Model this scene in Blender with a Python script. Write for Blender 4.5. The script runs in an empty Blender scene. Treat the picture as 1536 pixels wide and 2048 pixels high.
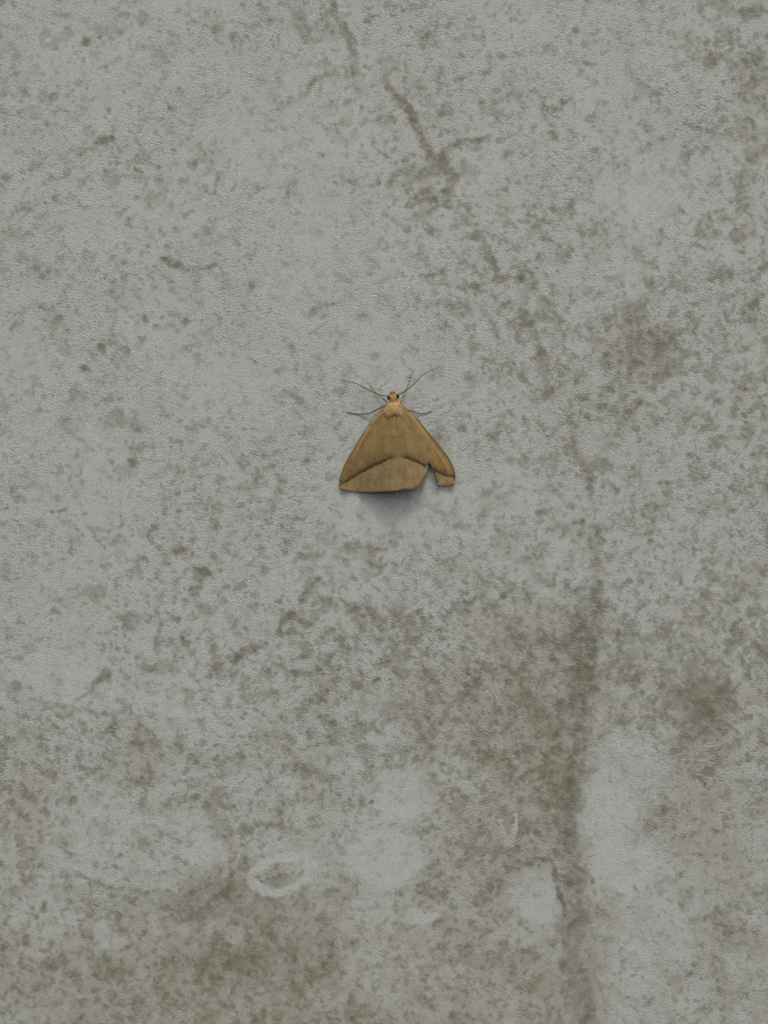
import bpy, math, random
import numpy as np
from mathutils import Vector

random.seed(7)
RNG = np.random.default_rng(7)
S = 0.12 / 1536.0            # metres on the wall per photograph pixel (frame is about 12 x 16 cm of wall)
R = math.radians
C = bpy.context.scene.collection
sc = bpy.context.scene

# ------------------------------------------------------------------ camera, sky, sun, exposure
DIST = 0.30
cam = bpy.data.cameras.new("camera")
cam.sensor_fit = 'VERTICAL'
cam.sensor_height = 24.0
cam.lens = 24.0 * DIST / (2048 * S)
cam.clip_start, cam.clip_end = 0.005, 50.0
cam.dof.use_dof = True
cam.dof.focus_distance = DIST - 0.0012
cam.dof.aperture_fstop = 11.0
cam_o = bpy.data.objects.new("camera", cam)
cam_o.location = (0, -DIST, 0)
cam_o.rotation_euler = (R(90), 0, 0)
C.objects.link(cam_o)
sc.camera = cam_o

SUN_EL, SUN_AZ = 62.0, -14.0   # high in front of the wall, a little to the right of the lens
d = Vector((-math.sin(R(SUN_AZ)) * math.cos(R(SUN_EL)), -math.cos(R(SUN_AZ)) * math.cos(R(SUN_EL)), math.sin(R(SUN_EL))))
w = bpy.data.worlds.new("World")
sc.world = w
w.use_nodes = True
nt = w.node_tree
sky = nt.nodes.new("ShaderNodeTexSky")
sky.sky_type = 'NISHITA'
sky.sun_disc = False
sky.sun_elevation = R(SUN_EL)
sky.sun_rotation = math.atan2(d.x, d.y)
sky.air_density = 1.0
sky.dust_density = 4.0
sky.ozone_density = 1.0
hsv = nt.nodes.new("ShaderNodeHueSaturation")      # thin overcast: the sky is paler than a clear one
hsv.inputs["Saturation"].default_value = 0.35
nt.links.new(sky.outputs[0], hsv.inputs["Color"])
nt.links.new(hsv.outputs[0], nt.nodes["Background"].inputs[0])
nt.nodes["Background"].inputs[1].default_value = 0.135
sun = bpy.data.lights.new("sun", 'SUN')
sun.energy = 0.72
sun.angle = R(10)
sun.color = (1.0, 0.955, 0.88)
sun_o = bpy.data.objects.new("sun", sun)
sun_o.rotation_euler = (-d).to_track_quat('-Z', 'Y').to_euler()
C.objects.link(sun_o)
sc.view_settings.view_transform = 'Standard'
sc.view_settings.look = 'None'
sc.view_settings.gamma = 1.0
sc.view_settings.exposure = 0.56

# ------------------------------------------------------------------ helpers
def W(x, y, h=0.0):
    """photograph pixel on the wall plane, h pixels proud of it -> metres"""
    return ((x - 768.0) * S, -h * S, (1024.0 - y) * S)

def lin(r, g, b, k=1.0):
    f = lambda c: (c / 12.92 if c <= 0.04045 else ((c + 0.055) / 1.055) ** 2.4)
    return (f(r / 255) * k, f(g / 255) * k, f(b / 255) * k, 1.0)

def link(name, me, mat, parent=None):
    o = bpy.data.objects.new(name, me)
    C.objects.link(o)
    if mat: me.materials.append(mat)
    if parent: o.parent = parent
    return o

def mesh_from(name, verts, faces, smooth=True):
    me = bpy.data.meshes.new(name)
    me.from_pydata([tuple(v) for v in verts], [], faces)
    if smooth:
        me.polygons.foreach_set("use_smooth", [True] * len(me.polygons))
    me.update()
    return me

def color_attr(me, name, arr):
    a = me.attributes.new(name, 'FLOAT_COLOR', 'POINT')
    a.data.foreach_set("color", np.ascontiguousarray(arr, dtype=np.float32).ravel())

class N:
    """small node-graph helper"""
    def __init__(self, name):
        self.m = bpy.data.materials.new(name)
        self.m.use_nodes = True
        self.t = self.m.node_tree
        self.b = self.t.nodes["Principled BSDF"]
    def n(self, typ, **kw):
        nd = self.t.nodes.new(typ)
        for k, v in kw.items(): setattr(nd, k, v)
        return nd
    def put(self, sock, v):
        if isinstance(v, bpy.types.NodeSocket): self.t.links.new(v, sock)
        else: sock.default_value = v
    def math(self, op, a, b=None, clamp=False):
        nd = self.n("ShaderNodeMath", operation=op, use_clamp=clamp)
        self.put(nd.inputs[0], a)
        if b is not None: self.put(nd.inputs[1], b)
        return nd.outputs[0]
    def mix(self, f, a, b, blend='MIX'):
        nd = self.n("ShaderNodeMix", data_type='RGBA', blend_type=blend)
        self.put(nd.inputs[0], f); self.put(nd.inputs[6], a); self.put(nd.inputs[7], b)
        return nd.outputs[2]
    def rng(self, v, a, b, c=0.0, e=1.0, smooth=False):
        nd = self.n("ShaderNodeMapRange")
        if smooth: nd.interpolation_type = 'SMOOTHSTEP'
        self.put(nd.inputs[0], v)
        for i, q in zip((1, 2, 3, 4), (a, b, c, e)): nd.inputs[i].default_value = q
        return nd.outputs[0]
    def noise(self, vec, scale, detail=3.0, rough=0.55, dist=0.0):
        nd = self.n("ShaderNodeTexNoise")
        self.put(nd.inputs["Vector"], vec)
        nd.inputs["Scale"].default_value = scale
        nd.inputs["Detail"].default_value = detail
        nd.inputs["Roughness"].default_value = rough
        nd.inputs["Distortion"].default_value = dist
        return nd.outputs[0]
    def mapping(self, vec, rot=(0, 0, 0), scale=(1, 1, 1), loc=(0, 0, 0)):
        nd = self.n("ShaderNodeMapping")
        self.put(nd.inputs[0], vec)
        nd.inputs["Location"].default_value = loc
        nd.inputs["Rotation"].default_value = rot
        nd.inputs["Scale"].default_value = scale
        return nd.outputs[0]
    def bump(self, height, strength, dist, normal=None):
        nd = self.n("ShaderNodeBump")
        nd.inputs["Strength"].default_value = strength
        nd.inputs["Distance"].default_value = dist
        self.put(nd.inputs["Height"], height)
        if normal is not None: self.put(nd.inputs["Normal"], normal)
        return nd.outputs[0]
    def attr(self, name):
        return self.n("ShaderNodeAttribute", attribute_name=name)
    def rgb(self, col):
        nd = self.n("ShaderNodeSeparateColor"); self.put(nd.inputs[0], col)
        return nd.outputs[0], nd.outputs[1], nd.outputs[2]

# ------------------------------------------------------------------ numpy noise on pixel coordinates
def vnoise(X, Y, size, seed):
    x = X / size; y = Y / size
    xi = np.floor(x).astype(np.int64); yi = np.floor(y).astype(np.int64)
    fx = x - xi; fy = y - yi
    fx = fx * fx * fx * (fx * (fx * 6 - 15) + 10); fy = fy * fy * fy * (fy * (fy * 6 - 15) + 10)
    tab = np.random.default_rng(seed).random((256, 256))
    g = lambda a, b: tab[a & 255, b & 255]
    a = g(xi, yi) * (1 - fx) + g(xi + 1, yi) * fx
    b = g(xi, yi + 1) * (1 - fx) + g(xi + 1, yi + 1) * fx
    return (a * (1 - fy) + b * fy) * 2 - 1

def rot(X, Y, deg):
    c, s = math.cos(R(deg)), math.sin(R(deg))
    return X * c - Y * s, X * s + Y * c

def fbm(X, Y, size, seed, octaves=4, gain=0.55):
    out = 0; amp = 1; tot = 0
    for i in range(octaves):
        x2, y2 = rot(X, Y, 31 * i + 17 + seed * 7)
        out = out + amp * vnoise(x2 + 999 * i, y2 - 777 * i, size, seed * 13 + i)
        tot += amp; amp *= gain; size *= 0.5
    return out / tot

def sstep(v, a, b):
    t = np.clip((v - a) / (b - a), 0, 1)
    return t * t * (3 - 2 * t)

# ------------------------------------------------------------------ the wall: one slab of stone with its marks
def axis(lo, hi, n, reach, steps):
    core = np.linspace(lo, hi, n)
    st = core[1] - core[0]
    out = []; p = hi
    k = (reach / st) ** (1 / steps)
    g = st
    while p < hi + reach:
        g = min(g * 1.22, 260); p += g; out.append(p)
    out = np.array(out)
    return np.concatenate([(lo - (out - hi))[::-1], core, out])

xs = axis(-40, 1576, 809, 5200, 40)
ys = axis(-40, 2088, 1065, 5200, 40)
nx, ny = len(xs), len(ys)
X, Y = np.meshgrid(xs, ys)            # Y grows downwards as in the picture

# edges of every mark are frayed: marks are looked up at warped positions
WX = X + 9 * fbm(X, Y, 38, 1, 4, .7) + 5 * fbm(X, Y, 11, 41, 2)
WY = Y + 9 * fbm(X, Y, 38, 2, 4, .7) + 5 * fbm(X, Y, 11, 42, 2)
LX = X + 26 * fbm(X, Y, 90, 3, 4, .65)
LY = Y + 26 * fbm(X, Y, 90, 4, 4, .65)

stain = np.zeros_like(X); fleck = np.zeros_like(X); chalk = np.zeros_like(X)
tint = .72 + .50 * fbm(X, Y, 95, 5, 3) + .45 * fbm(X, Y, 26, 6, 2)

def window(x0, x1, y0, y1):
    i0, i1 = np.searchsorted(xs, [x0, x1]); j0, j1 = np.searchsorted(ys, [y0, y1])
    return slice(j0, j1), slice(i0, i1)

def blob(layer, x, y, rx, ry, s, ang=0.0, soft=.9, big=False):
    m = max(rx, ry) * 2.2 + 40
    sl = window(x - m, x + m, y - m, y + m)
    PX, PY = (LX, LY) if big else (WX, WY)
    dx, dy = rot(PX[sl] - x, PY[sl] - y, ang)
    q = np.sqrt((dx / rx) ** 2 + (dy / ry) ** 2)
    v = s * (1 - sstep(q, 1 - soft * .75, 1 + soft * .6))
    layer[sl] = np.maximum(layer[sl], v) if not big else layer[sl] + v * (1 - np.clip(layer[sl], 0, 1))

def stroke(layer, pts, wd, s, soft=.9):
    pts = np.array(pts, float)
    m = wd * 1.5 + 40
    sl = window(pts[:, 0].min() - m, pts[:, 0].max() + m, pts[:, 1].min() - m, pts[:, 1].max() + m)
    px, py = WX[sl], WY[sl]
    best = np.full(px.shape, 1e9)
    for (ax, ay), (bx, by) in zip(pts[:-1], pts[1:]):
        ex, ey = bx - ax, by - ay
        t = np.clip(((px - ax) * ex + (py - ay) * ey) / (ex * ex + ey * ey + 1e-9), 0, 1)
        best = np.minimum(best, np.hypot(px - ax - t * ex, py - ay - t * ey))
    br = .72 + .55 * fbm(X[sl], Y[sl], 26, int(pts[0, 0]) % 50 + 60, 2)     # strokes fade in and out
    v = s * br * (1 - sstep(best / (wd * .5), 1 - soft * .8, 1 + soft * .7))
    layer[sl] = np.maximum(layer[sl], v)

def ring(layer, x, y, rx, ry, wd, s, ang=0.0, a0=-400, a1=400):
    m = max(rx, ry) + wd + 40
    sl = window(x - m, x + m, y - m, y + m)
    px = X[sl] + .6 * (WX[sl] - X[sl]); py = Y[sl] + .6 * (WY[sl] - Y[sl])
    dx, dy = rot(px - x, py - y, ang)
    q = np.abs(np.sqrt((dx / rx) ** 2 + (dy / ry) ** 2) - 1) * (rx + ry) / 2
    v = s * (1 - sstep(q / (wd * .5), .2, 1.35))
    an = np.degrees(np.arctan2(dy, dx))
    v = v * ((an > a0) & (an < a1)) * np.clip(.95 + .9 * fbm(X[sl], Y[sl], 16, 77, 3), .62, 1.15)
    layer[sl] = np.maximum(layer[sl], v)

# broad brownness over the slab, read on a coarse grid
G = np.array([
 [.15,.12,.12,.28,.28,.15,.12,.30],
 [.14,.12,.06,.16,.34,.22,.20,.30],
 [.10,.08,.06,.08,.22,.28,.14,.34],
 [.12,.08,.05,.06,.10,.26,.42,.42],
 [.10,.14,.16,.10,.14,.24,.26,.36],
 [.12,.18,.20,.24,.32,.38,.36,.38],
 [.14,.26,.30,.36,.46,.64,.50,.54],
 [.46,.40,.34,.48,.52,.68,.50,.60],
 [.38,.40,.66,.46,.56,.62,.42,.52],
 [.66,.84,.92,.76,.58,.66,.44,.56]])
gx = np.clip(LX / 192 - .5, 0, 6.999); gy = np.clip(LY / 204.8 - .5, 0, 8.999)
ix, iy = gx.astype(int), gy.astype(int); fx, fy = gx - ix, gy - iy
fx = fx * fx * (3 - 2 * fx); fy = fy * fy * (3 - 2 * fy)
broad = (G[iy, ix] * (1 - fx) + G[iy, ix + 1] * fx) * (1 - fy) + (G[iy + 1, ix] * (1 - fx) + G[iy + 1, ix + 1] * fx) * fy

n_big = fbm(X, Y, 120, 10, 5, .62)
n_mid = fbm(X + 6 * n_big, Y, 46, 11, 4, .62)
n_small = fbm(WX, WY, 21, 12, 3, .6)
stain += np.clip(sstep(broad * 1.15 + .42 * n_big + .34 * n_mid + .20 * n_small, .30, 1.05), 0, 1) * (.15 + .80 * np.clip(broad * 1.5, 0, 1))

# brown column on the right and other large stains
for a in [(1400,1400,75,62,.55),(1275,700,85,62,.45),(1120,1480,70,120,.45),(1130,1610,70,100,.5),(1150,1880,70,160,.35),
          (1080,1300,90,80,.40),(430,1790,150,60,.4),(560,1930,160,90,.45),(40,1620,80,80,.3),(290,1500,90,55,.3),
          (960,1670,90,70,.35),(900,1400,120,80,.25),(1190,480,32,52,.35),(1500,150,34,60,.5),(1290,1010,60,40,.2),(1240,860,90,60,.2),
          (1430,1700,110,170,.2),(860,1900,120,90,.2)]:
    blob(stain, *a, big=True)
# chalky pale patches
for a in [(1310,400,85,75,.75),(330,412,50,26,.5),(770,520,150,80,.45),(730,690,150,90,.35),(120,1345,85,70,.6),(590,1120,80,55,.4),
          (800,1590,72,62,.85),(770,1715,88,62,.9),(1222,1625,62,105,.95),(1250,1735,75,58,.9),(1245,1520,70,60,.6),(1075,1790,58,58,.8),(1300,1560,80,50,.4),
          (840,1832,40,18,.85),(415,1705,42,32,.75),(380,1655,45,30,.6),(200,1878,15,44,.75),(325,1768,34,16,.55),(745,1925,50,40,.35),
          (475,1868,26,18,.55),(420,1845,16,12,.4),(760,1405,70,30,.6),(680,1520,60,40,.4),(380,1450,70,40,.5),(220,1640,110,60,.4),
          (1010,1600,30,30,.3),(600,290,120,60,.3),(940,350,50,40,.4),(1060,300,60,40,.3),(1190,140,80,60,.3),(480,780,160,70,.3),(120,870,120,60,.3),
          (960,990,110,60,.35),(1220,900,70,40,.35),(1400,1010,60,50,.3),(1330,1860,90,60,.4),(840,1180,60,40,.3),(790,1015,120,62,.8)]:
    blob(chalk, *a, soft=.42 if a[1] > 1200 else 1.1)
ring(chalk, 564, 1748, 60, 33, 28, 1.2, 16)
ring(chalk, 88, 1810, 15, 18, 12, .7)
ring(chalk, 1016, 1640, 16, 34, 16, 1.1, 0, -40, 190)
ring(chalk, 445, 1840, 24, 30, 6, .35, 0, -120, 90)
ring(chalk, 700, 1850, 40, 60, 9, .25, 20)
# holes where the ground shows inside rings
blob(chalk, 565, 1750, 1, 1, 0)
chalk_hole = np.zeros_like(X)
blob(chalk_hole, 567, 1750, 44, 17, 1, 14); chalk *= 1 - chalk_hole
stain *= 1 - .92 * np.clip(chalk, 0, 1)

# veins
V = [([(655,-20),(676,30),(692,60),(703,95),(708,120),(707,148)],15,.62),
 ([(768,165),(795,190),(815,215),(826,240),(840,270),(853,300),(868,325),(888,335)],15,.85),
 ([(884,312),(888,335),(905,355),(900,375),(892,400)],19,.75),
 ([(880,318),(895,297),(920,282),(955,280),(975,272)],9,.5),
 ([(822,402),(832,388),(858,378)],12,.55),([(820,412),(848,404),(872,400)],12,.55),
 ([(768,430),(795,452),(812,460)],10,.4),([(905,455),(925,445),(935,435)],12,.5),
 ([(935,470),(965,478),(978,505),(990,530),(1000,552)],12,.62),
 ([(920,574),(960,568),(1015,555)],11,.6),([(962,612),(985,650),(992,675)],12,.35),
 ([(1040,622),(1056,645),(1068,670),(1080,700),(1090,735),(1096,785)],16,.62),
 ([(1140,840),(1150,880),(1165,930),(1180,985),(1188,1020)],14,.4),
 ([(1192,1060),(1196,1150),(1188,1230),(1185,1330)],22,.35),
 ([(1210,900),(1230,870),(1260,845)],14,.3),
 ([(1160,1240),(1172,1320),(1165,1410),(1158,1500),(1145,1590),(1140,1690),(1150,1720)],30,.5),
 ([(1055,1733),(1075,1722),(1098,1724),(1106,1745),(1122,1750),(1145,1744)],9,.95),
 ([(1158,1738),(1170,1748),(1182,1762)],10,.8),
 ([(1104,1740),(1114,1765),(1122,1790),(1130,1822)],12,.8),
 ([(1140,1760),(1160,1790),(1200,1826)],26,.65),
 ([(1130,1830),(1150,1900),(1165,2060)],50,.35),
 ([(604,192),(622,172),(655,148)],11,.5),([(536,150),(562,145)],7,.35),([(590,25),(602,48),(612,66)],24,.45),
 ([(730,45),(745,35),(768,30)],8,.4),([(180,1382),(200,1362),(215,1345)],13,.6),([(145,1405),(175,1385)],8,.4),
 ([(90,1418),(130,1412),(200,1428),(250,1425)],10,.35),
 ([(560,1262),(568,1240),(585,1228),(606,1240),(614,1254)],14,.8),([(556,1262),(590,1262),(604,1278)],9,.5),
 ([(462,1318),(480,1304),(503,1300)],14,.7),([(500,1290),(518,1296),(536,1288)],10,.7),
 ([(690,1100),(710,1094),(722,1110)],16,.4),([(735,1085),(738,1120),(765,1135)],12,.45),
 ([(600,1203),(618,1178),(642,1156)],10,.55),([(625,1206),(652,1200),(682,1202)],10,.45),([(700,1215),(735,1225),(770,1255)],24,.4),
 ([(548,1332),(570,1345),(620,1346),(655,1328),(668,1308)],9,.5),([(585,1320),(610,1318),(622,1300)],7,.4),
 ([(222,685),(240,600),(252,560)],9,.2),([(232,352),(262,350),(298,358)],9,.35),([(840,551),(862,548),(888,536)],9,.5),
 ([(622,622),(640,616),(660,609)],9,.45),([(720,510),(738,502),(752,496)],8,.35),([(400,488),(430,480),(462,472)],10,.28),
 ([(575,785),(600,805),(632,828)],12,.35),([(640,1045),(660,1060),(675,1050)],8,.3),
 ([(170,1755),(200,1770),(245,1776)],8,.5),([(0,1360),(20,1375),(38,1370)],16,.4),([(245,1540),(258,1556),(285,1560)],16,.6),
 ([(270,1480),(300,1500),(315,1490)],22,.5),([(205,1470),(225,1455),(232,1430)],12,.5),([(60,1400),(120,1415)],8,.3),
 ([(515,1395),(530,1385),(545,1390)],10,.35),([(1500,115),(1520,135),(1540,140)],16,.6),([(1505,140),(1512,170)],18,.5),
 ([(1395,0),(1402,30)],14,.35),([(1480,30),(1510,20)],22,.35),([(815,1085),(830,1100)],8,.3),([(868,960),(878,985)],8,.3),
 ([(875,845),(880,880),(892,905)],18,.25),([(1180,815),(1205,818)],18,.45)]
for p, wd, s in V:
    stroke(stain, p, wd * 1.25, s * 1.6)
    stroke(fleck, p, wd * 1.0, s * .78)
ring(stain, 575, 1433, 14, 12, 8, .6); ring(stain, 754, 1366, 30, 26, 12, .5); ring(stain, 1400, 430, 22, 8, 7, .3, -10)
ring(stain, 840, 390, 28, 16, 9, .45)

# single spots, dark in the middle (x, y, rx, ry, strength of fleck, strength of stain, angle)
D = [(175,82,9,9,.6,.9),(208,281,17,8,.45,.85),(188,292,6,12,.25,.3),(435,55,12,12,.25,.5),(467,75,7,11,.3,.2),(315,335,8,8,.45,.2),
 (388,328,10,9,.5,.2,40),(318,360,9,8,.5,.3),(367,366,10,9,.45,.4),(75,332,14,9,.4,.2),(15,356,11,7,.4,.2),(45,417,17,7,.4,.2),(78,433,10,7,.3,.1),
 (435,362,6,18,.3,.25,-15),(575,385,7,15,.45,.2,-35),(545,398,9,6,.25,.1),(228,362,12,14,.1,.4),(296,400,6,18,.1,.3),(640,313,7,7,.4,.1),
 (293,494,6,4,.5,.1),(335,523,12,9,.6,.7,-30),(350,532,22,7,.5,.9,-12),(372,539,10,6,.4,.3),(418,533,14,7,.45,.3,25),(492,512,6,6,.4,0),(476,523,6,4,.4,0),
 (500,572,6,13,.2,.3,15),(437,636,5,5,.35,0),(290,640,9,10,.45,.6,-30),(314,655,8,6,.5,.1),(117,638,11,12,.35,.5),(368,645,6,10,.35,.1),(283,683,12,7,.4,.1,30),
 (203,697,9,8,.5,.5),(168,738,10,7,.55,.4),(33,652,6,10,.4,.1,-30),(115,605,6,5,.3,0),(585,695,9,10,.15,.4),(262,924,11,8,.5,.75),(280,897,8,11,.3,.3),
 (440,960,10,9,.3,.2),(490,978,24,10,.15,.3),(433,1015,5,13,.15,.45),(480,1010,7,4,.5,.1),(545,1010,9,13,.2,.25),(520,1070,9,7,.35,.2),(465,1070,8,8,.25,.1),
 (365,1098,14,7,.4,.7),(409,1143,13,7,.5,.8),(388,1185,11,11,.4,.8,-30),(275,1135,8,20,.1,.4),(570,1090,8,8,.3,.2),(315,1290,8,16,.3,.5),(370,1283,8,15,.4,.6,20),
 (433,1340,12,13,.4,.7),(418,1356,8,5,.3,.3),(605,1114,15,9,.35,.6),(637,1116,10,7,.2,.5),(330,1025,8,8,.1,.3),(108,1225,10,8,.3,.2),(40,1000,15,8,.25,.3),
 (10,1018,6,5,.5,.2),(105,1024,8,5,.4,.1),(130,1018,8,5,.5,.1),(190,1060,14,6,.2,.2),(160,968,5,8,.3,.1),(855,72,13,12,.35,.7),(1152,62,10,6,.4,.1),
 (1175,126,15,7,.35,.3),(1180,236,11,5,.5,.3,35),(1125,202,10,8,.2,.3),(1040,230,8,9,.2,.1),(1015,305,9,15,.2,.5,-35),(785,355,8,20,.25,.6,-45),(1420,120,14,13,.2,.35),
 (1462,70,10,14,.2,.3),(1510,310,22,19,.25,.45),(1455,440,13,9,.2,.4),(1480,470,14,12,.25,.5),(1075,455,9,14,.2,.45,-35),(1040,558,10,8,.5,.3),(935,755,12,10,.45,.45),
 (925,857,10,7,.45,.4),(1150,850,10,7,.5,.4),(1205,928,20,16,.2,.5),(1260,820,16,14,.15,.35),(1280,805,12,10,.25,.5),(1432,885,10,13,.25,.4,-30),(1085,1028,10,7,.35,.3),
 (1158,1041,11,7,.6,.55),(1305,1080,8,7,.45,.2),(1300,566,12,12,.4,.6),(1455,540,9,7,.25,.2),(880,265,6,8,.4,.1),(693,207,8,9,.4,.2),(725,215,6,10,.35,.1),(733,248,9,8,.3,.1),
 (752,1362,5,7,.7,.3),(744,1605,5,5,.6,.7),(752,1580,9,8,.3,.2),(243,1713,7,6,.5,.5),(88,1811,5,5,.5,.4),(458,1658,8,8,.3,.5),(395,1524,7,9,.35,.1),(370,1595,4,6,.3,.1),
 (400,1440,7,7,.2,.5),(620,1140,10,8,.1,.3),(1270,1776,6,6,.4,.1),(1240,1792,12,4,.4,.1),(1395,1835,14,8,.2,.6),(1480,875,10,8,.2,.2),(985,870,14,10,.1,.3),(820,755,5,4,.4,.3),
 (1030,1260,16,26,.2,.4),(1330,1260,12,26,.2,.4,-35),(950,1360,8,7,.5,.2),(1210,1880,14,12,.15,.3),(1185,1385,10,10,.4,.4),(640,760,9,12,.1,.3),(555,745,8,7,.3,.2),
 (648,60,26,18,.08,.25),(880,140,10,12,.2,.3),(1020,195,10,10,.2,.1),(1140,1120,14,10,.2,.2),(1055,1180,16,12,.1,.3),(690,880,9,8,.25,.1),(610,920,10,8,.25,.2),(550,905,9,7,.2,.1)]
for q in D:
    x, y, rx, ry, f, s = q[:6]; a = q[6] if len(q) > 6 else 0
    blob(fleck, x, y, rx * .95, ry * .95, f * 1.15 + .08, a); blob(stain, x, y, rx * 1.25, ry * 1.25, s, a)
# countless weaker spots scattered everywhere, more of them where the stone is brown
for i in range(1500):
    x, y = RNG.uniform(-40, 1576), RNG.uniform(-40, 2088)
    r = RNG.gamma(3.2, 1.9) + 2.0
    s = RNG.uniform(.05, .26)
    b = .6 if y > 1500 else 1.0
    e = RNG.uniform(.5, 1.0)
    blob(fleck, x, y, r, r * e, s * b, RNG.uniform(-60, 10))
    if RNG.random() < .5: blob(stain, x + 2, y, r * 1.3, r * e * 1.3, s * 1.2, RNG.uniform(-60, 10))
# flecks outside the picture come from noise alone
fr1 = fbm(X, Y, 10, 50, 3, .7); fr2 = fbm(X, Y, 30, 51, 3, .6)
fleck = fleck * np.clip(1.0 + 1.2 * fr1, .3, 1.5); stain = stain * np.clip(1.0 + .8 * fr1 + .4 * fr2, .3, 1.5)
fleck += .30 * sstep(fbm(WX, WY, 24, 20, 3, .55), .30, .75) * (1 - .5 * np.clip(chalk, 0, 1))
busy = np.clip(.16 + 1.5 * broad + .5 * n_big, 0, 1.2)
stain += busy * .40 * sstep(fbm(WX + 300, WY, 44, 21, 5, .68), .05, .55) * (1 - .9 * np.clip(chalk, 0, 1))
stain += busy * .28 * sstep(fbm(X + 300, Y, 18, 22, 4, .68), .10, .60) * (1 - .9 * np.clip(chalk, 0, 1))
chalk += .40 * sstep(fbm(WX - 700, WY, 52, 23, 5, .66), .08, .55) * (1 - np.clip(chalk, 0, 1))
fleck += .35 * busy * sstep(fbm(X, Y, 9, 24, 3, .65), .28, .7)
G2 = np.array([
 [.40,.40,.32,.50,.55,.45,.42,.62],
 [.45,.48,.32,.45,.66,.55,.42,.66],
 [.42,.45,.38,.26,.68,.66,.48,.72],
 [.40,.38,.28,.26,.36,.70,.82,.80],
 [.40,.50,.52,.46,.40,.55,.64,.72],
 [.46,.56,.60,.62,.62,.62,.64,.68],
 [.42,.58,.64,.78,.82,.86,.76,.80],
 [.82,.64,.56,.74,.78,.84,.52,.62],
 [.52,.52,.74,.46,.64,.74,.36,.52],
 [.72,.74,.84,.66,.54,.66,.42,.52]])
dens = (G2[iy, ix] * (1 - fx) + G2[iy, ix + 1] * fx) * (1 - fy) + (G2[iy + 1, ix] * (1 - fx) + G2[iy + 1, ix + 1] * fx) * fy
pale = np.clip(chalk, 0, 1)
stain *= 1 - .6 * sstep(pale, .5, 1.0)
for size, seed, oc, amt, famt in ((34, 80, 5, .55, .10), (19, 81, 5, .54, .24), (10, 82, 3, .40, .28)):
    sp = sstep(fbm(X + 4 * fr1, Y + 4 * fr2, size, seed, oc, .6) + .50 * (dens - .67), .13, .50) * (1 - .93 * pale)
    tint -= .55 * sp; stain += amt * sp; fleck += famt * sp * np.clip(.5 + .9 * dens, 0, 1)
# the tall streak and the round dark patch are dense with dirt
rag = np.clip(.9 + .8 * fr1 + .6 * fr2, .3, 1.5)
late = np.zeros_like(X)
for p, wd, s in (([(1182,1215),(1165,1330),(1140,1420),(1128,1500),(1120,1600),(1125,1700)],62,.42), ([(1150,1740),(1150,1790),(1168,1840)],44,.45),
                 ([(1160,1830),(1160,1920),(1175,2080)],56,.34), ([(1160,1330),(1150,1480),(1138,1600),(1130,1700)],24,.32)):
    stroke(late, p, wd, s)
blob(late, 1405, 1400, 58, 54, .75, 0, .8); blob(late, 430, 1800, 150, 45, .25); blob(late, 560, 1925, 130, 60, .22); blob(late, 1275, 700, 60, 45, .22)
late *= (1 - .9 * pale) * rag
fleck += .75 * late; stain += .9 * late

stain = 1.02 * (1 - np.exp(-.95 * np.clip(stain, 0, 9))); fleck = 1.0 * (1 - np.exp(-1.05 * np.clip(fleck, 0, 9)))

# patchy relief: rough in places, smooth where the stone is chalky and low on the slab
rough = .55 + .55 * fbm(X, Y, 130, 30, 3)
rough = np.clip(rough, .12, 1.1) * (1 - .55 * np.clip(chalk, 0, 1)) * (1 - .45 * sstep(Y, 1450, 2000))

SX, SY = rot(X, Y, 32)
H = .9 * fbm(X, Y, 60, 31, 3) + rough * (.45 * fbm(SX / 1.7, SY, 6, 32, 3, .75) + .22 * fbm(X, Y, 16, 33, 2))
H -= 1.2 * np.clip(fleck, 0, 1)
core = (X > -60) & (X < 1600) & (Y > -60) & (Y < 2110)
H = np.where(core, H, .9 * fbm(X, Y, 60, 31, 3))
H[0, :] = H[-1, :] = 0; H[:, 0] = H[:, -1] = 0
# stone lies flat right under the moth's feet
co = np.empty((ny * nx + 4, 3), np.float32)
co[:-4, 0] = ((X - 768) * S).ravel(); co[:-4, 1] = (-H * .5 * S).ravel(); co[:-4, 2] = ((1024 - Y) * S).ravel()
TH = 0.02
x0, x1, z0, z1 = (xs[0] - 768) * S, (xs[-1] - 768) * S, (1024 - ys[-1]) * S, (1024 - ys[0]) * S
co[-4:] = [(x0, TH, z1), (x1, TH, z1), (x1, TH, z0), (x0, TH, z0)]
idx = np.arange(ny * nx).reshape(ny, nx)
q = np.stack([idx[:-1, :-1], idx[1:, :-1], idx[1:, 1:], idx[:-1, 1:]], -1).reshape(-1, 4)
k = ny * nx
extra = [list(idx[0, ::-1])[::-1] + [k + 1, k], [*idx[::-1, 0]] + [k, k + 3], [*idx[:, -1]] + [k + 2, k + 1], [*idx[-1, ::-1]] + [k + 3, k + 2], [k, k + 1, k + 2, k + 3]]
loops = np.concatenate([q.ravel()] + [np.array(e) for e in extra]).astype(np.int32)
sizes = np.concatenate([np.full(len(q), 4), [len(e) for e in extra]])
starts = np.concatenate([[0], np.cumsum(sizes)[:-1]]).astype(np.int32)
me = bpy.data.meshes.new("wall")
me.vertices.add(len(co)); me.vertices.foreach_set("co", co.ravel())
me.loops.add(len(loops)); me.loops.foreach_set("vertex_index", loops)
me.polygons.add(len(starts)); me.polygons.foreach_set("loop_start", starts)
sm = np.ones(len(starts), bool); sm[-5:] = False
me.polygons.foreach_set("use_smooth", sm)
me.update(calc_edges=True); me.validate()
marks = np.zeros((ny * nx + 4, 4), np.float32)
for i, a in enumerate((stain, fleck, chalk, tint)):
    marks[:-4, i] = np.clip(a, 0, 1).ravel()
color_attr(me, "marks", marks)
ra = me.attributes.new("relief", 'FLOAT', 'POINT')
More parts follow.
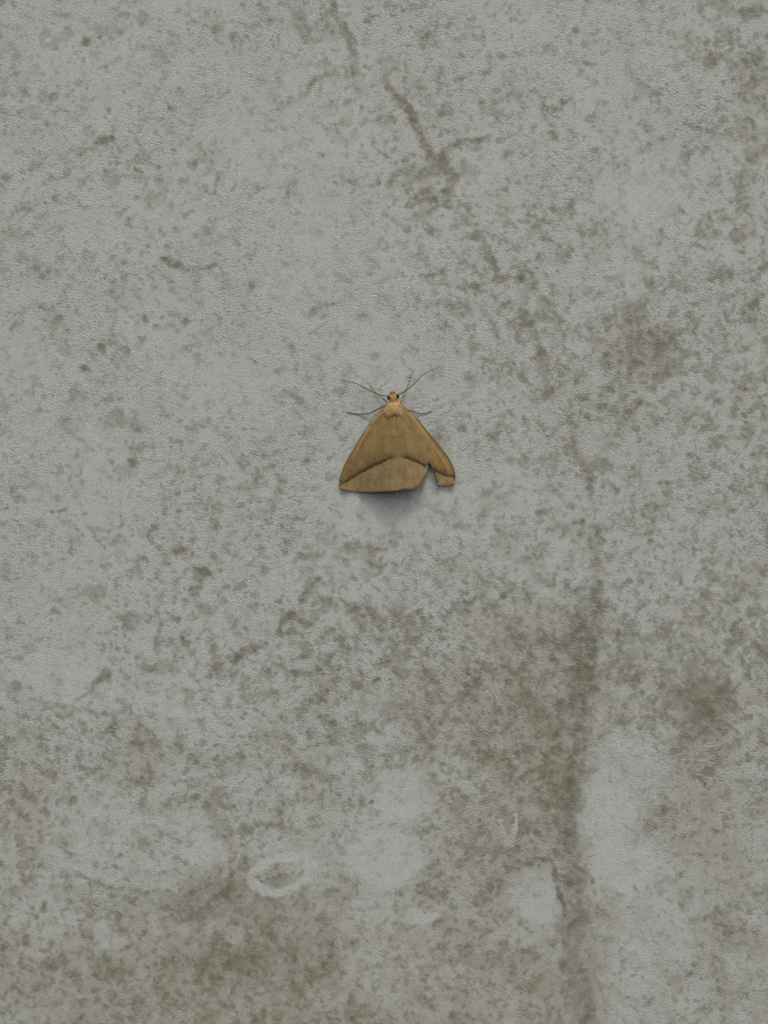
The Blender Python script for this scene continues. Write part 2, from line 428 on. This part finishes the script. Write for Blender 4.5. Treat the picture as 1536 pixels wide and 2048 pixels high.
ra.data.foreach_set("value", np.concatenate([rough.ravel(), np.zeros(4)]).astype(np.float32))

m = N("pale_stone")
geo = m.n("ShaderNodeTexCoord").outputs["Object"]
at = m.attr("marks")
a_st, a_fl, a_ch = m.rgb(at.outputs["Color"]); a_ti = at.outputs["Alpha"]
relief = m.attr("relief").outputs["Fac"]
fine = m.noise(geo, 5200, 3, .6)
mid = m.noise(geo, 1300, 4, .62)
diag = m.mapping(m.mapping(geo, rot=(0, R(-33), 0)), scale=(.5, 1, 1))
scr = m.noise(diag, 4200, 3, .62, .4)
base = m.mix(a_ch, lin(165, 167, 160), lin(168, 171, 164))
brown = m.mix(a_ti, lin(120, 116, 94), lin(142, 133, 118))
st = m.math('MULTIPLY', a_st, m.rng(mid, .3, .7, .70, 1.22), clamp=True)
col = m.mix(st, base, brown)
fl = m.math('MULTIPLY', a_fl, m.rng(fine, .3, .7, .7, 1.2), clamp=True)
col = m.mix(fl, col, lin(82, 79, 62))
g = m.math('MULTIPLY', m.rng(fine, .25, .75, .78, 1.22), m.rng(mid, .3, .7, .93, 1.07))
col = m.mix(1.0, col, m.n("ShaderNodeCombineColor").outputs[0], 'MULTIPLY')
cc = col.node.inputs[7].links[0].from_node
for i in range(3): m.put(cc.inputs[i], g)
# short dark dashes where the diagonal noise runs high
flk = m.rng(m.noise(geo, 3900, 2, .6), .60, .72, 0, .22)
col = m.mix(m.math('MULTIPLY', flk, relief, clamp=True), col, lin(192, 193, 184))
dash = m.math('MULTIPLY', m.rng(scr, .60, .72, 0, .85), relief, clamp=True)
col = m.mix(dash, col, lin(70, 68, 58))
m.put(m.b.inputs["Base Color"], col)
m.b.inputs["Roughness"].default_value = .62
m.b.inputs["Specular IOR Level"].default_value = .3
hgt = m.math('ADD', m.math('MULTIPLY', scr, m.math('MULTIPLY', relief, 1.2)), m.math('MULTIPLY', fine, .25))
m.put(m.b.inputs["Normal"], m.bump(hgt, .72, .0003))
wall = link("wall", me, m.m)
wall["kind"] = "structure"
wall["label"] = "mottled pale grey stone wall with brown stains and veins"

# ------------------------------------------------------------------ the moth
def catmull(pts, n):
    P = np.array(pts, float)
    P = np.vstack([2 * P[0] - P[1], P, 2 * P[-1] - P[-2]])
    seg = len(P) - 3
    out = []
    for t in np.linspace(0, seg - 1e-6, n):
        i = int(t); f = t - i
        p0, p1, p2, p3 = P[i:i + 4]
        out.append(.5 * (2 * p1 + (p2 - p0) * f + (2 * p0 - 5 * p1 + 4 * p2 - p3) * f * f + (3 * p1 - p0 - 3 * p2 + p3) * f ** 3))
    return np.array(out)

def along(pts, t):
    """point at fraction t (array) of the arc length of a smooth curve"""
    c = catmull(pts, 160)
    l = np.concatenate([[0], np.cumsum(np.linalg.norm(np.diff(c, axis=0), axis=1))]); l /= l[-1]
    t = np.atleast_1d(t)
    return np.stack([np.interp(t, l, c[:, k]) for k in range(c.shape[1])], -1)

def tube(name, pts, r0, r1, mat, parent, n=40, sides=7, bead=0.0):
    c = along(pts, np.linspace(0, 1, n))
    vs, fs = [], []
    for i, p in enumerate(c):
        t = c[min(i + 1, n - 1)] - c[max(i - 1, 0)]; t /= np.linalg.norm(t)
        a = np.cross(t, (0, 0, 1.0)); a /= np.linalg.norm(a) + 1e-9; b = np.cross(t, a)
        r = r0 + (r1 - r0) * i / (n - 1)
        r *= 1 + bead * math.sin(i * 2.2)
        for k in range(sides):
            an = 2 * math.pi * k / sides
            vs.append(W(*(p + r * (math.cos(an) * a + math.sin(an) * b))))
        if i:
            for k in range(sides):
                o = (i - 1) * sides
                fs.append((o + k, o + (k + 1) % sides, o + sides + (k + 1) % sides, o + sides + k))
    fs.append(tuple(range(sides))[::-1]); fs.append(tuple(range((n - 1) * sides, n * sides)))
    return link(name, mesh_from(name, vs, fs), mat, parent)

def ball(name, x, y, h, r, mat, parent, sy=1.0):
    vs, fs = [], []
    nu, nv = 16, 10
    for j in range(nv + 1):
        th = math.pi * j / nv
        for i in range(nu):
            ph = 2 * math.pi * i / nu
            vs.append(W(x + r * math.sin(th) * math.cos(ph), y + r * sy * math.sin(th) * math.sin(ph), h + r * math.cos(th)))
    for j in range(nv):
        for i in range(nu):
            fs.append((j * nu + i, j * nu + (i + 1) % nu, (j + 1) * nu + (i + 1) % nu, (j + 1) * nu + i))
    return link(name, mesh_from(name, vs, fs), mat, parent)

# --- materials
def wing_material(name, ground, outer, dark, edge):
    m = N(name)
    pat = m.attr("pattern"); fan = m.attr("fan")
    p_line, p_out, p_edge = m.rgb(pat.outputs["Color"]); p_pale = pat.outputs["Alpha"]
    geo = m.n("ShaderNodeTexCoord").outputs["Object"]
    v = fan.outputs["Vector"]
    vd = m.mix(.10, v, m.n('ShaderNodeTexNoise').outputs['Color']); wob = vd.node.inputs[7].links[0].from_node; m.put(wob.inputs['Vector'], geo); wob.inputs['Scale'].default_value = 700
    streak = m.noise(m.mapping(vd, scale=(26, 3.0, 1)), 1.0, 4, .6)
    streak2 = m.noise(m.mapping(v, scale=(90, 5, 1), loc=(3, 1, 0)), 1.0, 2, .5)
    mott = m.noise(geo, 900, 3, .6)
    grain = m.noise(geo, 7000, 2, .6)
    col = m.mix(p_out, ground, outer)
    f = m.math('MULTIPLY', m.rng(streak, .32, .68, .88, 1.12), m.rng(streak2, .3, .7, .96, 1.04))
    f = m.math('MULTIPLY', f, m.rng(mott, .3, .7, .83, 1.17))
    f = m.math('MULTIPLY', f, m.rng(grain, .25, .75, .74, 1.26))
    cb = m.n("ShaderNodeCombineColor")
    for i in range(3): m.put(cb.inputs[i], f)
    col = m.mix(1.0, col, cb.outputs[0], 'MULTIPLY')
    col = m.mix(m.math('MULTIPLY', p_pale, m.rng(m.noise(geo, 1500, 3, .6), .3, .65, .25, 1.0), clamp=True), col, lin(218, 180, 116))
    col = m.mix(p_edge, col, edge)
    line = m.math('MULTIPLY', p_line, m.rng(m.noise(geo, 2600, 3, .6), .3, .7, .62, 1.1), clamp=True)
    col = m.mix(line, col, dark)
    # scattered dark scales
    sp = m.rng(m.noise(geo, 3600, 2, .5), .70, .78, 0, .55)
    col = m.mix(sp, col, dark)
    m.put(m.b.inputs["Base Color"], col)
    m.b.inputs["Roughness"].default_value = .6
    m.b.inputs["Specular IOR Level"].default_value = .25
    m.b.inputs["Sheen Weight"].default_value = .08
    hh = m.math('ADD', m.math('MULTIPLY', streak2, .7), m.math('MULTIPLY', grain, .9))
    m.put(m.b.inputs["Normal"], m.bump(hh, .7, .00015))
    tr = m.n("ShaderNodeBsdfTranslucent"); m.put(tr.inputs["Color"], col)
    mx = m.n("ShaderNodeMixShader"); mx.inputs[0].default_value = .38
    m.t.links.new(m.b.outputs[0], mx.inputs[1]); m.t.links.new(tr.outputs[0], mx.inputs[2])
    m.t.links.new(mx.outputs[0], m.t.nodes["Material Output"].inputs["Surface"])
    return m.m

def plain(name, c1, c2, scale, rough=.6, bump=.3, bands=None):
    m = N(name)
    geo = m.n("ShaderNodeTexCoord").outputs["Object"]
    n = m.noise(geo, scale, 3, .6)
    col = m.mix(m.rng(n, .35, .65), c1, c2)
    m.put(m.b.inputs["Base Color"], col)
    m.b.inputs["Roughness"].default_value = rough
    m.b.inputs["Specular IOR Level"].default_value = .3
    if bump: m.put(m.b.inputs["Normal"], m.bump(n, bump, .0001))
    return m.m

GROUND, OUTER, DARK, EDGE = lin(162, 135, 86), lin(166, 142, 97), lin(66, 51, 26), lin(118, 90, 48)
M_wing = wing_material("wing_scales", GROUND, OUTER, DARK, EDGE)
M_hind = plain("hindwing_scales", lin(160, 152, 132), lin(150, 140, 116), 3000)
M_body = plain("body_scales", lin(156, 128, 78), lin(142, 114, 66), 3000, bump=.6)
M_fur = plain("thorax_hair", lin(154, 127, 80), lin(136, 110, 66), 4000, bump=0)
M_fringe = plain("wing_fringe", lin(156, 132, 96), lin(134, 108, 78), 5200, bump=0)
M_costa = plain("costal_scales", lin(108, 78, 36), lin(146, 108, 56), 3200, bump=0)
M_eye = plain("eye_facets", lin(40, 28, 12), lin(66, 48, 22), 9000, rough=.5, bump=.3)
M_ant = plain("antenna_scales", lin(60, 43, 22), lin(92, 68, 38), 2600, bump=0)
M_leg = plain("leg_scales", lin(58, 41, 21), lin(118, 90, 50), 1900, bump=0)
M_fore = plain('foreleg_scales', lin(92, 70, 40), lin(150, 130, 96), 1500, bump=0)
M_palp = plain("palp_scales", lin(164, 130, 68), lin(140, 108, 52), 5000, bump=.4)

moth = bpy.data.objects.new("moth", None)
C.objects.link(moth)
moth.location = W(795, 890, 0)
moth["label"] = "small ochre brown triangular moth with a dark wing line resting on the stone wall"
moth["category"] = "moth"
parts = []

RIDGE = 796.0
def hgt_at(x, y):
    x = np.asarray(x, float); y = np.asarray(y, float)
    hr = np.interp(y, [805, 830, 870, 905, 985], [24, 31, 34, 35, 34])
    half = np.interp(y, [805, 815, 840, 870, 900, 950, 985], [16, 26, 48, 70, 92, 114, 118])
    dd = np.abs(x - RIDGE) / half
    lo = np.interp(y, [805, 840, 900, 985], [12, 8, 5, 2.6])
    lo = lo + np.where(x > RIDGE, np.interp(y, [900, 970], [0, 3.5]), 0)
    span = np.interp(y, [805, 850, 985], [1.15, 1.05, .78])
    f = np.cos(np.pi / 2 * np.clip(dd / span, 0, 1)) ** np.interp(y, [820, 940], [1.2, 1.9])
    lo = lo + np.where(x > RIDGE, np.interp(y, [870, 905, 978], [0, -1.5, 11]) * sstep(x, 797, 806) * (1 - sstep(x, 848, 866)), 0)
    crease = 2.3 * np.sin(dd * 15 + .6 + y * .006) * np.clip(dd, 0, .8) * np.interp(y, [815, 860], [0, 1])   # faint folds between the veins
    return lo + (hr - lo) * f + crease

LINE = [(684,968),(702,958),(723,945.5),(740,937),(750,931),(765,924),(777.5,919),(787,916.5),(798,915),(811,916),(823,920),(836,925),(843,929),(852,934),(866,941),(886,950),(908,955)]
LN = catmull(LINE, 200)
def pattern(x, y):
    p = np.stack([x, y], -1)
    dd = np.linalg.norm(p[:, None, :] - LN[None], axis=2)
    i = dd.argmin(1); dist = dd[np.arange(len(i)), i]
    below = np.where(y > np.interp(x, LN[:, 0], LN[:, 1]), 1.0, -1.0)
    s = dist * below + 1.6 * fbm(x, y, 16, 71, 3, .6) + .8 * fbm(x, y, 4, 72, 2)
    # the line is crisp on its outer side and fades into the wing on its inner side; weak near the middle
    k = np.interp(x, [682, 700, 740, 770, 786, 797, 808, 820, 845, 868, 908], [.6, .9, 1.0, 1.0, .55, .15, .75, 1.0, 1.0, 1.0, .8])
    line = 1.05 * k * (1 - sstep(s, .6, 3.0)) * np.exp(-np.clip(-s - 1, 0, 99) / 4.0)
    line += .30 * k * (s < 0) * np.exp(-np.clip(-s, 0, 99) / 14)
    out = sstep(s, -.6, 1.6)
    spot = np.exp(-(((x - 750) / 3.2) ** 2 + ((y - 918) / 3.0) ** 2)) * .45 + np.exp(-(((x - 727) / 2.2) ** 2 + ((y - 898) / 2.2) ** 2)) * .5
    return np.clip(line + spot, 0, 1), out

def wing(name, cols, u, v, tagx, rib, lift=0.0):
    """cols: array (nu, nv, 2) of pixel positions; gives the wing its height, pattern and thickness"""
    nu_, nv_ = cols.shape[:2]
    x, y = cols[..., 0].ravel(), cols[..., 1].ravel()
    h = hgt_at(x, y) + lift
    ua, va = np.repeat(u, nv_), np.tile(v, nu_)
    for q, w_ in ((.14, .5), (.27, .7), (.39, .6), (.50, .8), (.61, .6), (.70, .7), (.79, .9), (.87, .8)):      # raised veins
        qq = q + .05 * (va - .6) * (q - .5)
        h = h + .55 * w_ * np.exp(-((ua - qq) / .011) ** 2) * sstep(va, .12, .4)
    h = h + .8 * fbm(x, y, 22, 91, 3) * sstep(va, .1, .3)
    vs = [W(a, b, c) for a, b, c in zip(x, y, h)]
    fs = []
    for i in range(nu_ - 1):
        for j in range(nv_ - 1):
            a = i * nv_ + j
            fs.append((a, a + 1, a + nv_ + 1, a + nv_))
    if tagx < 0: fs = [f[::-1] for f in fs]
    me = mesh_from(name, vs, fs)
    ln, ou = pattern(x, y)
    uu = np.repeat(u, nv_)
    ed = sstep(uu, .955, 1.0) * .8 + .25 * sstep(uu, .80, 1.0) * (tagx < 0)
    vv = np.tile(v, nu_)
    if tagx < 0: pl = np.exp(-((uu - .90) / .042) ** 2) * sstep(vv, .05, .15) * (1 - sstep(vv, .88, .99))
    else: pl = np.exp(-((uu - .93) / .028) ** 2) * sstep(vv, .04, .1) * (1 - sstep(vv, .45, .7)) * .8
    color_attr(me, "pattern", np.stack([ln, ou, np.clip(ed, 0, 1), pl], -1))
    fa = me.attributes.new("fan", 'FLOAT_VECTOR', 'POINT')
    fa.data.foreach_set("vector", np.stack([uu + (2 if tagx > 0 else 0), np.tile(v, nu_), np.zeros_like(uu)], -1).astype(np.float32).ravel())
    o = link(name, me, M_wing)
    so = o.modifiers.new("thickness", 'SOLIDIFY'); so.thickness = .6 * S; so.offset = -1
    parts.append(o)
    return o

def fringe(parent, edge, dirs, lift, n, length, name="fringe"):
    """a row of hair scales along a wing margin"""
    vs, fs = [], []
    P = along(edge, np.linspace(0, 1, n)); Dv = np.array(dirs, float)
    for i, (px, py) in enumerate(P):
        t = i / (n - 1) * (len(Dv) - 1); a = min(int(t), len(Dv) - 2); dx, dy = Dv[a] + (Dv[a + 1] - Dv[a]) * (t - a)
        nr = math.hypot(dx, dy); dx, dy = dx / nr, dy / nr
        an = random.uniform(-.3, .3); dx, dy = dx * math.cos(an) - dy * math.sin(an), dx * math.sin(an) + dy * math.cos(an)
        L = length * random.uniform(.55, 1.15); wd = random.uniform(.5, .9)
        h = float(hgt_at(px, py)) + lift + random.uniform(-.4, .5)
        h2 = max(1.2, h - random.uniform(-.6, .5))
        b = len(vs)
        vs += [W(px - dy * wd - dx * 2, py + dx * wd - dy * 2, h), W(px + dy * wd - dx * 2, py - dx * wd - dy * 2, h), W(px + dx * L, py + dy * L, h2),
               W(px - dx * 2, py - dy * 2, h - 1.0)]
        fs += [(b, b + 1, b + 2), (b + 1, b + 3, b + 2), (b + 3, b, b + 2)]
    return link(name, mesh_from(name, vs, fs, False), M_fringe, parent)

NV = 170
v = np.linspace(0, 1, NV)
# left forewing (whole): columns fan from the shoulder to the outer margin
L_cost = [(773,812),(763,822),(748,838),(726,869),(708,898.5),(693,923),(683,947),(679.5,962),(681,974)]
L_in = [(789,811),(792,850),(796,905),(797,940),(797.5,978)]
L_bot = [(797.5,978),(775,979),(744,980),(713,979.5),(697,977.5),(681,974)]
u = np.linspace(0, 1, 150)
cost = along(L_cost, v); inn = along(L_in, v); bot = along(L_bot, u)
top = np.array([[789, 811]]) * (1 - u[:, None]) + np.array([[770, 813]]) * u[:, None]
cols = np.zeros((len(u), NV, 2))
for i, uu in enumerate(u):
    lo = inn * (1 - uu) + cost * uu
    chord_t = lo[0]; chord_b = lo[-1]
    fix = (top[i] - chord_t) * (1 - v)[:, None] + (bot[i] - chord_b) * v[:, None]
    cols[i] = lo + fix
fl = wing("forewing", cols, u, v, 1, None, lift=1.6)
tube("costal_edge", [(x, y, float(hgt_at(x, y)) + 1.2) for x, y in along(L_cost, np.linspace(.01, .99, 20))], 1.1, .7, M_costa, fl)
fringe(fl, L_bot, [(.05, 1), (0, 1), (0, 1), (-.1, 1), (-.6, .9)], 2.1, 340, 5.0)
fringe(fl, L_cost[4:], [(-1, .1), (-1, .2), (-1, .3)], 1.2, 90, 1.8, "edge_hair")

# right forewing: a bite is missing from its outer margin, leaving a rounded lobe and a separate tip
R_cost = [(802,811),(815,822.5),(833,839),(853,862),(870.5,883),(888,905),(897.5,918),(906,936),(910,951),(909.5,962)]
R_in = [(783,811),(785,850),(788,905),(791,940),(793,977)]
R_bot = [(793,977),(803,977.5),(812,977),(824,974.5),(832,970),(839,963),(844.5,955),(848,946),(850.5,937),(852.5,930),(855,926.5),
         (858,926.5),(861.5,930),(865,936),(869.5,945),(873,955),(876.5,966.5),(885,967.5),(895,966.5),(903,964.5),(910,962)]
Rb = np.array(R_bot, float)
sd = np.concatenate([[0], np.cumsum(np.hypot(*np.diff(Rb, axis=0).T))]); sd /= sd[-1]
u = np.linspace(0, 1, 230)
bot = np.stack([np.interp(u, sd, Rb[:, 0]), np.interp(u, sd, Rb[:, 1])], -1)
torn = sstep(bot[:, 0], 838, 848) * (1 - sstep(bot[:, 0], 876, 882))
jag = fbm(u * 230, u * 0, 5, 95, 3, .7)
bot[:, 0] += 1.6 * jag * torn; bot[:, 1] += 2.2 * fbm(u * 230, u * 0 + 40, 6, 96, 3, .7) * torn
cost = along(R_cost, v); inn = along(R_in, v)
cols = np.zeros((len(u), NV, 2))
# direction of a column follows where its end lies between the inner edge (0) and the costa (1)
ang = np.interp(bot[:, 0], [796, 850, 876, 910], [0, .46, .70, 1.0])
ang = np.maximum.accumulate(ang)
for i in range(len(u)):
    uu = ang[i]
    lo = inn * (1 - uu) + cost * uu
    tp = np.array([783, 811]) * (1 - uu) + np.array([805, 812]) * uu
    cols[i] = lo + (tp - lo[0]) * (1 - v)[:, None] + (bot[i] - lo[-1]) * v[:, None]
fr = wing("forewing", cols, ang, v, -1, None)
fr["label"] = "right forewing with a piece missing from its outer margin"
tube("costal_edge", [(x, y, float(hgt_at(x, y)) - .2) for x, y in along(R_cost, np.linspace(.01, .98, 20))], 1.2, .8, M_costa, fr)
fringe(fr, [(796,977),(824,974.5),(839,963),(847.5,946)], [(0, 1), (.3, 1), (.8, .7), (1, .2)], .5, 150, 4.0)
fringe(fr, [(876,966),(885,967.5),(895,966.5),(910,962)], [(-.1, 1), (0, 1), (.2, 1)], .5, 120, 6.0)

# hindwings, folded away beneath
def hindwing(pts, mat, dh):
    c = np.mean(pts, axis=0)
    ring_ = catmull(list(pts) + [pts[0]], 60)[:-1]
    vs = [W(c[0], c[1], max(2.5, float(hgt_at(*c)) - dh))]
    fs = []
    for k in range(1, 9):
        for p in ring_:
            q = c + (p - c) * k / 8
            vs.append(W(q[0], q[1], max(2.0, float(hgt_at(*q)) - dh)))
    n = len(ring_)
    for i in range(n):
        fs.append((0, 1 + i, 1 + (i + 1) % n))
        for k in range(7):
            a = 1 + k * n
            fs.append((a + i, a + n + i, a + n + (i + 1) % n, a + (i + 1) % n))
    o = link("hindwing", mesh_from("hindwing", vs, fs), mat)
    o.modifiers.new("thickness", 'SOLIDIFY').thickness = .6 * S
    parts.append(o)
hindwing(np.array([(790,850),(765,890),(735,930),(728,958),(745,975),(775,976),(794,970),(796,900)], float), M_hind, 5)
hindwing(np.array([(800,850),(822,875),(845,900),(856,922),(852,945),(840,962),(815,973),(798,970),(797,900)], float), M_hind, 5)

# body: head, thorax and abdomen in one continuous surface
prof = [(784,785.5,1.2,9),(785,787,5.5,10),(785.8,790,8.8,11),(786.3,794,10.2,12),(787,798,9.0,12.5),(787.3,801.5,7.2,13),(787.6,804.5,7.6,13.5),
        (788,807,11.5,14.5),(788.6,811,15.5,16),(789.4,817,18.0,16.5),(790.2,825,18.5,16),(791,835,16.5,15),(791.8,848,14,14),(792.6,865,13.5,14.5),
        (793.2,885,13,15.5),(793.8,905,12,17),(794.2,925,10.5,18.5),(794.6,945,8.5,19.5),(795,960,6,20),(795.2,968,3.4,20),(795.3,972,.6,20)]
vs, fs = [], []
NS = 20
fine_ = catmull(prof, 90)
for i, (cx, cy, r, ch) in enumerate(fine_):
    r = max(r, .3)
    rz = r * .64
    seg = 1 + .03 * math.sin((cy - 848) * .42) if cy > 845 else 1
    hh = max(ch, rz + 1.5)
    if 803 < cy < 845: hh += 1.5 * math.sin(math.pi * (cy - 803) / 42)
    for k in range(NS):
        a = 2 * math.pi * k / NS
        vs.append(W(cx + r * seg * math.cos(a), cy, hh + rz * seg * math.sin(a)))
    if i:
        for k in range(NS):
            o = (i - 1) * NS
            fs.append((o + k, o + NS + k, o + NS + (k + 1) % NS, o + (k + 1) % NS))
fs.append(tuple(range(NS))); fs.append(tuple(range(len(vs) - NS, len(vs)))[::-1])
body = link("body", mesh_from("body", vs, fs), M_body)
parts.append(body)
# hair on the thorax, lying back over the wing roots
vs, fs = [], []
for i in range(800):
    a = random.uniform(-1.25, 1.25); cy = random.triangular(804, 842, 808)
    r = float(np.interp(cy, [804, 811, 817, 835, 845], [7.8, 15.5, 18.2, 17, 14])); ch = float(np.interp(cy, [804, 824, 845], [13.5, 20.8, 14.5]))
    cx = float(np.interp(cy, [804, 845], [787.6, 791.8]))
    px, ph = cx + r * math.sin(a), ch + .5 + r * .66 * math.cos(a)
    L = random.uniform(6, 13) * (.8 if cy < 810 else 1)
    sp = math.sin(a) * .45 + random.uniform(-.2, .2)
    wd = random.uniform(.45, .8)
    b = len(vs)
    vs += [W(px - wd, cy, ph - .5), W(px + wd, cy, ph - .5), W(px + sp * L, cy + L, ph + random.uniform(.2, 2.2) + 3.2 * max(0, (816 - cy) / 12)), W(px, cy + L * .5, ph + 1.6 + 2.2 * max(0, (816 - cy) / 12))]
    fs += [(b, b + 3, b + 2), (b + 1, b + 2, b + 3), (b, b + 1, b + 3)]
fur = link("thorax_hair", mesh_from("thorax_hair", vs, fs, False), M_fur, body)
# short hair between the eyes and on the collar
vs, fs = [], []
for i in range(150):
    a = random.uniform(-1.2, 1.2); cy = random.uniform(786, 804)
    r = float(np.interp(cy, [785, 790, 794, 798, 804], [3, 7.6, 9.2, 8.8, 7.6])); cx = float(np.interp(cy, [785, 804], [784.5, 787.6]))
    px, ph = cx + r * math.sin(a) * .9, 12 + r * .74 * math.cos(a)
    L = random.uniform(2.5, 5); wd = .5; dirn = -1 if cy < 792 else 1
    b = len(vs)
    vs += [W(px - wd, cy, ph), W(px + wd, cy, ph), W(px + random.uniform(-1.4, 1.4), cy + L * dirn, ph + random.uniform(.5, 2.2))]
    fs.append((b, b + 1, b + 2))
link("head_hair", mesh_from("head_hair", vs, fs, False), M_palp, body)
ball("eye", 778.0, 796, 13.5, 3.9, M_eye, body, 1.15)
ball("eye", 794.4, 793.6, 13.5, 4.2, M_eye, body, 1.15)
tube("palp", [(784, 792, 8), (783.2, 786, 8), (783.6, 781.8, 7)], 3.0, 1.0, M_palp, body, 14, 9)
tube("palp", [(788, 791, 8), (787.8, 785.5, 8), (786.8, 781.5, 7)], 3.0, 1.0, M_palp, body, 14, 9)

# antennae and legs
AL = [(778,793.4,17),(769,792.6,19),(760,791,20),(747.5,785.6,20),(735,779.4,19),(722.5,773,17),(711.6,767.7,14),(697.5,763.8,11),(680,761,8)]
AR = [(794.5,791.5,17),(803,787.5,19),(811.6,782.5,20),(828.8,767.7,20),(838,758,18),(846,750.5,16),(860,742,12),(871,738,9),(882,735,6)]
for p in (AL, AR):
    parts.append(tube("antenna", p, 1.15, .5, M_ant, None, 90, 7, .16))
LEGS = [([(782,818,13),(770,812,11),(757,818,12),(744,824.6,9),(734,827.4,5),(723,828,2.6),(709,827,1.4),(694,824,1.2)],1.9,.75),      # middle leg, left
        ([(781,811,11),(775.5,806.5,10),(767,798,10),(757,790.5,6),(748,780,3),(738,767.5,1.2)],1.7,.5),                             # fore leg, left
        ([(796,811,11),(800.6,806,10),(804.5,797,10),(808,788,9),(812,779,6),(818,764,3),(823,751,1.6),(827,741,1.2)],1.9,.4),       # fore leg, right
        ([(806,820,12),(818,821,10),(830,824.6,6),(838,826.6,3),(846,827,1.8),(854,825.6,1.3),(863,822.6,1.2)],1.8,.65)]              # middle leg, right
for i, (p, a, b) in enumerate(LEGS):
    parts.append(tube("leg", p, a * .82, b * .9, M_fore if i in (1, 2) else M_leg, None, 60, 7, .10))
M_coxa = plain("coxa_scales", lin(192, 166, 120), lin(170, 142, 96), 3000, bump=0)
parts.append(tube("coxa", [(777.5,808,13),(774.5,803.5,13.5),(770.5,799,12)], 1.7, 1.0, M_coxa, None, 16, 8))
parts.append(tube("coxa", [(797.5,808,13),(799.5,803.5,13.5),(802,799,12)], 1.7, 1.0, M_coxa, None, 16, 8))
# hind legs under the wings hold the body off the stone
parts.append(tube("leg", [(786,835,11),(765,858,6),(752,885,2),(748,905,1.2)], 1.7, .7, M_leg, None, 40, 7, .1))
parts.append(tube("leg", [(798,835,11),(822,858,6),(838,885,2),(842,905,1.2)], 1.7, .7, M_leg, None, 40, 7, .1))

bpy.context.view_layer.update()
inv = moth.matrix_world.inverted()
for o in parts:
    o.parent = moth
    o.matrix_parent_inverse = inv
